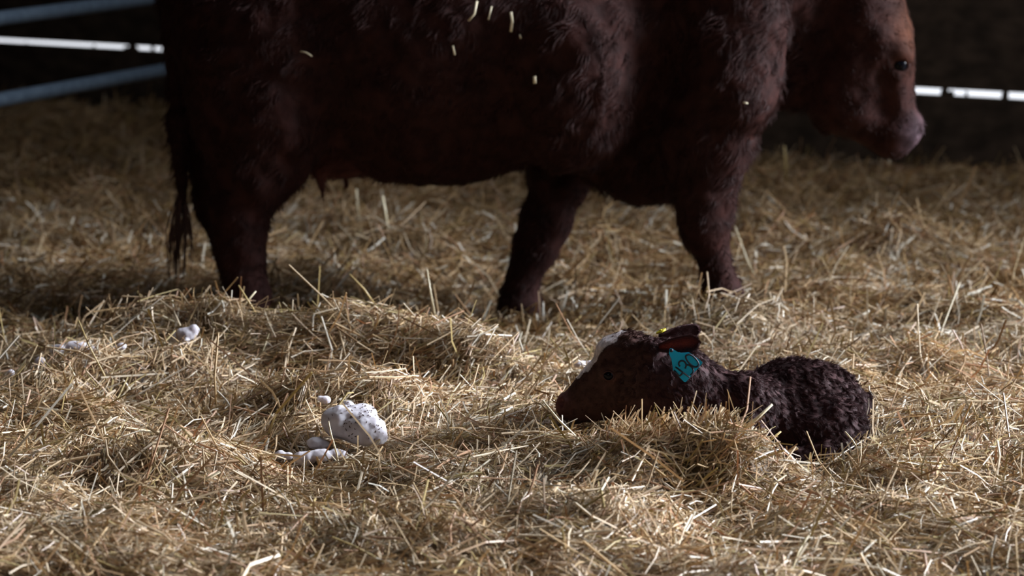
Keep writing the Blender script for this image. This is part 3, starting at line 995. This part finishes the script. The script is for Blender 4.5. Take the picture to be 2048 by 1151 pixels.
def straws(N, ylo, yhi, lmin, lmax, wmin, wmax, rg, up_frac=0.10, lift=(-0.012, 0.022), fine=False, margin=1.16, centers=None, spread=None, hue=(1.0, 1.0, 1.0), pale=False):
    if centers is None:
        y = np.sqrt(rg.uniform(ylo ** 2, yhi ** 2, N))
        x = rg.uniform(-1, 1, N) * (1024 / F_PX * y * margin + 0.10)
    else:
        i = rg.integers(len(centers), size=N)
        x = centers[i, 0] + rg.normal(0, spread, N)
        y = centers[i, 1] + rg.normal(0, spread, N)
    Ls = lmin * (lmax / lmin) ** (rg.random(N) ** 1.3)
    W = rg.uniform(wmin, wmax, N)
    az = rg.uniform(0, 2 * np.pi, N)
    bias = vn2(x, y, 4.0, 9) * 2.2                       # neighbouring stalks lie roughly alike
    al = rg.random(N) < 0.5
    az = np.where(al, bias + rg.normal(0, 0.45, N), az)
    e = 0.02
    gx, gy = (G(x + e, y) - G(x - e, y)) / (2 * e), (G(x, y + e) - G(x, y - e)) / (2 * e)
    el = rg.normal(0.03, 0.20, N)
    up = rg.random(N) < up_frac
    el = np.where(up, rg.uniform(0.3, 1.2, N), el)
    d = np.stack([np.cos(az), np.sin(az), gx * np.cos(az) + gy * np.sin(az)], -1)
    d /= np.linalg.norm(d, axis=1, keepdims=True)
    nrm = np.stack([-gx, -gy, np.ones(N)], -1)
    nrm /= np.linalg.norm(nrm, axis=1, keepdims=True)
    d = d * np.cos(el)[:, None] + nrm * np.sin(el)[:, None]
    c = np.stack([x, y, G(x, y) + rg.uniform(lift[0], lift[1], N)], -1)
    c = c + nrm * (np.where(up, np.sin(el) * 0.36, 0.0) * Ls)[:, None]
    s = np.cross(d, nrm + rg.normal(0, 0.55, (N, 3)))
    s /= np.linalg.norm(s, axis=1, keepdims=True) + 1e-9
    t = np.cross(s, d)
    bend = rg.normal(0, 0.05, N) * Ls + np.where(rg.random(N) < 0.08, rg.normal(0, 0.16, N) * Ls, 0)
    bend2 = rg.normal(0, 0.05, N) * Ls
    p0, p2 = c - d * (Ls * 0.5)[:, None], c + d * (Ls * 0.5)[:, None]
    pm = c + d * (rg.uniform(-0.15, 0.15, N) * Ls)[:, None] + t * bend[:, None] + s * bend2[:, None]
    if not fine:
        pm[:, 2] = np.where(up, pm[:, 2], np.maximum(pm[:, 2], G(pm[:, 0], pm[:, 1]) - 0.01))
    # nothing inside the animals or the lumps, nothing past the wall
    ok = np.ones(N, bool)
    for pp in (p0, 0.5 * (p0 + pm), pm, 0.5 * (pm + p2), p2):
        ok &= fk.sample(pp) > 0.002
        ok &= fc.sample(pp) > 0.002
        for fl in LUMPF:
            mm = np.all((pp > fl.lo) & (pp < fl.lo + fl.h * fl.n), axis=1)
            if mm.any():
                dd = np.full(N, 1.0)
                dd[mm] = fl.sample(pp[mm])
                ok &= dd > np.where(rg.random(N) < 0.7, 0.007, 0.001)
        ok &= (pp[:, :2] @ EV[:2]) < V_BACK - 0.02
    p0, pm, p2, s, t, W, N = p0[ok], pm[ok], p2[ok], s[ok], t[ok], W[ok], int(ok.sum())
    cols = PAL[rg.choice(len(PAL), N, p=PW)] * rg.uniform(0.65, 1.18, (N, 1))
    if pale: cols = np.array([0.78, 0.72, 0.60]) * rg.uniform(0.85, 1.1, (N, 1))
    cols = cols * np.array(hue)
    # patches of cleaner and of dirtier, damper litter
    xm, ym = pm[:, 0], pm[:, 1]
    cols = cols * (1 + 0.20 * vn2(xm, ym, 3.1, 6) + 0.14 * vn2(xm, ym, 7.5, 7))[:, None]
    if fine: cols = cols * np.array([0.98, 0.92, 0.84])
    w2 = (W * 0.5)[:, None]
    if fine:                                             # split, shredded bits: flat
        V = np.stack([p0 - s * w2, p0 + s * w2, pm - s * w2, pm + s * w2, p2 - s * w2 * 0.6, p2 + s * w2 * 0.6], 1)
        q4 = np.array([(0, 1, 3, 2), (2, 3, 5, 4)])
    else:                                                # whole stalks: folded, rounded section
        r = t * w2 * 0.75
        V = np.stack([p0 - s * w2, p0 + r, p0 + s * w2, pm - s * w2, pm + r, pm + s * w2, p2 - s * w2, p2 + r, p2 + s * w2], 1)
        q4 = np.array([(0, 1, 4, 3), (1, 2, 5, 4), (3, 4, 7, 6), (4, 5, 8, 7), (2, 0, 3, 5), (5, 3, 6, 8)])
    k = V.shape[1]
    Fq = (np.arange(N)[:, None, None] * k + q4[None]).reshape(-1, 4)
    return V.reshape(-1, 3), Fq, np.repeat(cols, k, 0)


def bed():
    xs, ys = np.arange(-3.4, 3.41, 0.02), np.arange(3.6, 15.6, 0.022)
    X, Y = np.meshgrid(xs, ys, indexing='ij')
    Z = G(X, Y) - 0.012
    v = np.stack([X, Y, Z], -1).reshape(-1, 3)
    nx, ny = len(xs), len(ys)
    i, j = np.meshgrid(np.arange(nx - 1), np.arange(ny - 1), indexing='ij')
    a = (i * ny + j).ravel()
    f = np.stack([a, a + ny, a + ny + 1, a + 1], -1)
    mid = v[f].mean(1)
    f = f[(mid[:, :2] @ EV[:2]) < V_BACK - 0.01]
    c = np.clip(0.5 + 0.5 * vn(v * np.array([60, 60, 60]), 4), 0, 1)[:, None]
    col = np.array([0.11, 0.065, 0.030]) * (1 - c) + np.array([0.30, 0.19, 0.09]) * c
    return v, f, col


rg = np.random.default_rng(42)
pieces = [bed()]
pieces.append(straws(80000, 4.9, 7.5, 0.015, 0.06, 0.0009, 0.0024, rg, 0.16, fine=True))
pieces.append(straws(60000, 4.9, 7.5, 0.02, 0.10, 0.0020, 0.0046, rg, 0.14))
pieces.append(straws(5000, 4.9, 7.5, 0.09, 0.22, 0.0030, 0.0056, rg, 0.08, (0.0, 0.03)))
BACK_SHADE = (0.88, 0.79, 0.66)                               # shade put into the straw colour round the cow and by the wall
pieces.append(straws(70000, 7.5, 10.2, 0.025, 0.12, 0.0022, 0.0052, rg, 0.14, hue=BACK_SHADE))
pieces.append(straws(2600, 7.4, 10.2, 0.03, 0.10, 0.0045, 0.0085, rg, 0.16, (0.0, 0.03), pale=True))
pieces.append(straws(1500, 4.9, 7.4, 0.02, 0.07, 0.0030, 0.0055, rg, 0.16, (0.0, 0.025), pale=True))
pieces.append(straws(5000, 7.5, 10.2, 0.10, 0.22, 0.0035, 0.006, rg, 0.10, (0.0, 0.03), hue=BACK_SHADE))
pieces.append(straws(55000, 10.2, 14.8, 0.04, 0.18, 0.003, 0.0065, rg, 0.10, hue=(0.80, 0.70, 0.56)))  # farthest straw tinted darker still, shade kept in its colour
# loose heap in front of the calf: more stalks on end
heap = np.array([((px - 1024) * pxm(5.76), Y) for px, Y in ((1330, 5.80), (1380, 5.78), (1430, 5.76), (1470, 5.74), (1250, 5.86))])
pieces.append(straws(2600, 0, 0, 0.03, 0.10, 0.0014, 0.0034, rg, 0.45, (-0.005, 0.02), centers=heap, spread=0.045))
off, vs, fs, cs = 0, [], [], []
for v, f, c in pieces:
    vs.append(v); fs.append(f + off); cs.append(c)
    off += len(v)
vs, fs, cs = np.concatenate(vs), np.concatenate(fs), np.concatenate(cs)
straw = mesh_obj('straw_bedding', vs, fs, M_STRAW, smooth=False)
color_attr(straw, cs)
setp(straw, 'deep golden straw bedding heaped over the whole barn floor', 'straw', kind='stuff')

# ------------------------------------------------------------------ single stalks that stand out
M_PALE = mat('pale_stalk', (0.70, 0.60, 0.40), rough=0.32, spec=0.6)
M_GOLD = mat('golden_stalk', (0.50, 0.36, 0.14), rough=0.4, spec=0.5)


def stalk(pts, r, m, label, Y=None, dy=0.0):
    base = ground_hit(*pts[0])
    if Y is not None: base = P(*pts[0], Y)
    L_ = [P(px, py, base[1] + dy * i / max(1, len(pts) - 1)) for i, (px, py) in enumerate(pts)]
    mb = MB().tube(L_, [r] * (len(L_) - 1) + [r * 0.7], 7, 0.7)
    o = mb.build('straw_stalk', m, None, origin=L_[0])
    return setp(o, label, 'straw', 'straw stalks standing out of the bedding')


stalk([(228, 790), (205, 742), (180, 695), (157, 640)], 0.0019, M_GOLD, 'long thin straw stalk leaning left across the long greyish lump')
stalk([(258, 718), (243, 702), (207, 688)], 0.0026, M_PALE, 'short glossy white stalk right of the long greyish lump')
stalk([(160, 780), (150, 752), (138, 729)], 0.0021, M_PALE, 'pale stalk leaning left below the long greyish lump')
stalk([(366, 652), (325, 632), (281, 619)], 0.0032, M_PALE, 'thick pale stalk lying on the bank behind the bright white lump')
stalk([(472, 628), (512, 582)], 0.0026, M_PALE, 'stalk rising to the right, crossing another before the hind hoof', 7.03)
stalk([(516, 632), (498, 604), (477, 570)], 0.0025, M_GOLD, 'stalk rising to the left, crossing another before the hind hoof', 7.00)
stalk([(752, 612), (728, 578), (699, 548)], 0.0028, M_GOLD, 'slanting golden stalk on the bank below the belly of the cow', 7.3)
stalk([(872, 640), (862, 590), (854, 538)], 0.0026, M_PALE, 'tall upright pale stalk on the bank between the hind and front legs', 7.3)
stalk([(1514, 562), (1494, 520), (1470, 452)], 0.0028, M_PALE, 'leaning pale stalk right of the near front leg of the cow')
stalk([(718, 442), (714, 410), (713, 378)], 0.0050, M_PALE, 'left of two blurred upright stalks under the belly of the cow')
stalk([(775, 462), (770, 425), (765, 392)], 0.0062, M_PALE, 'right of two blurred upright stalks under the belly of the cow')
stalk([(1573, 372), (1571, 330), (1569, 292)], 0.0050, M_GOLD, 'blurred upright stalk below the throat of the cow')
stalk([(1778, 342), (1777, 316)], 0.0080, M_PALE, 'short pale stub of straw below the muzzle of the cow')
stalk([(684, 968), (673, 905), (662, 868), (657, 842)], 0.0021, M_PALE, 'thin stalk standing up in front of the largest white lump', 5.93)
stalk([(384, 972), (410, 958), (440, 943)], 0.0033, M_PALE, 'thick pale stalk lying in the left foreground straw')
stalk([(882, 722), (920, 710), (962, 700)], 0.0026, M_PALE, 'pale stalk lying level on the bank left of the calf')
stalk([(1475, 862), (1512, 838), (1545, 808)], 0.0036, M_PALE, 'thick pale stalk poking right from the heap against the shoulder of the calf', 5.86)
stalk([(1510, 888), (1540, 880), (1562, 862)], 0.0028, M_GOLD, 'bent stalk on the right edge of the heap against the ribs of the calf', 5.86)
stalk([(1160, 880), (1118, 840), (1085, 800)], 0.0025, M_PALE, 'pale stalk slanting up in front of the nose of the calf', 5.9)
stalk([(1720, 905), (1705, 880), (1690, 862)], 0.0022, M_PALE, 'pale stalk in front of the rump of the calf', 6.0)

# wisps of straw stuck to the flank of the cow
for pts, r, label in (
        ([(1021, 26), (1025, 44), (1023, 64)], 0.0055, 'longest bright wisp of straw stuck on the flank of the cow'),
        ([(1076, 151), (1077, 165)], 0.0065, 'short bright bit of straw stuck low behind the shoulder of the cow'),
        ([(905, 90), (909, 108)], 0.0035, 'dull wisp of straw stuck on the dark flank left of the longest wisp'),
        ([(936, 42), (948, 28), (953, 4)], 0.0040, 'bent brown wisp of straw stuck high on the flank of the cow'),
        ([(975, 40), (982, 14)], 0.0028, 'dim wisp of straw right of the bent brown wisp on the flank'),
        ([(600, 101), (612, 103), (624, 110)], 0.0025, 'thin wisp of straw stuck on the dark thigh of the cow'),
        ([(1043, 70), (1046, 78)], 0.0035, 'tiny bit of straw just below the longest wisp on the flank'),
        ([(1484, 200), (1492, 202)], 0.0028, 'tiny pale bit of straw stuck on the shoulder of the cow')):
    L_ = []
    for px, py in pts:
        h = fc.hit(px, py, 7.3, 8.5)
        if h is None: continue
        L_.append(h + fc.normal(h) * (0.016 + r))
    if len(L_) < 2: continue
    setp(MB().tube(L_, [r * 0.72] * len(L_), 7, 0.6).build('straw_wisp', M_PALE, None, origin=L_[0]), label, 'straw', 'wisps of straw on the coat of the cow')
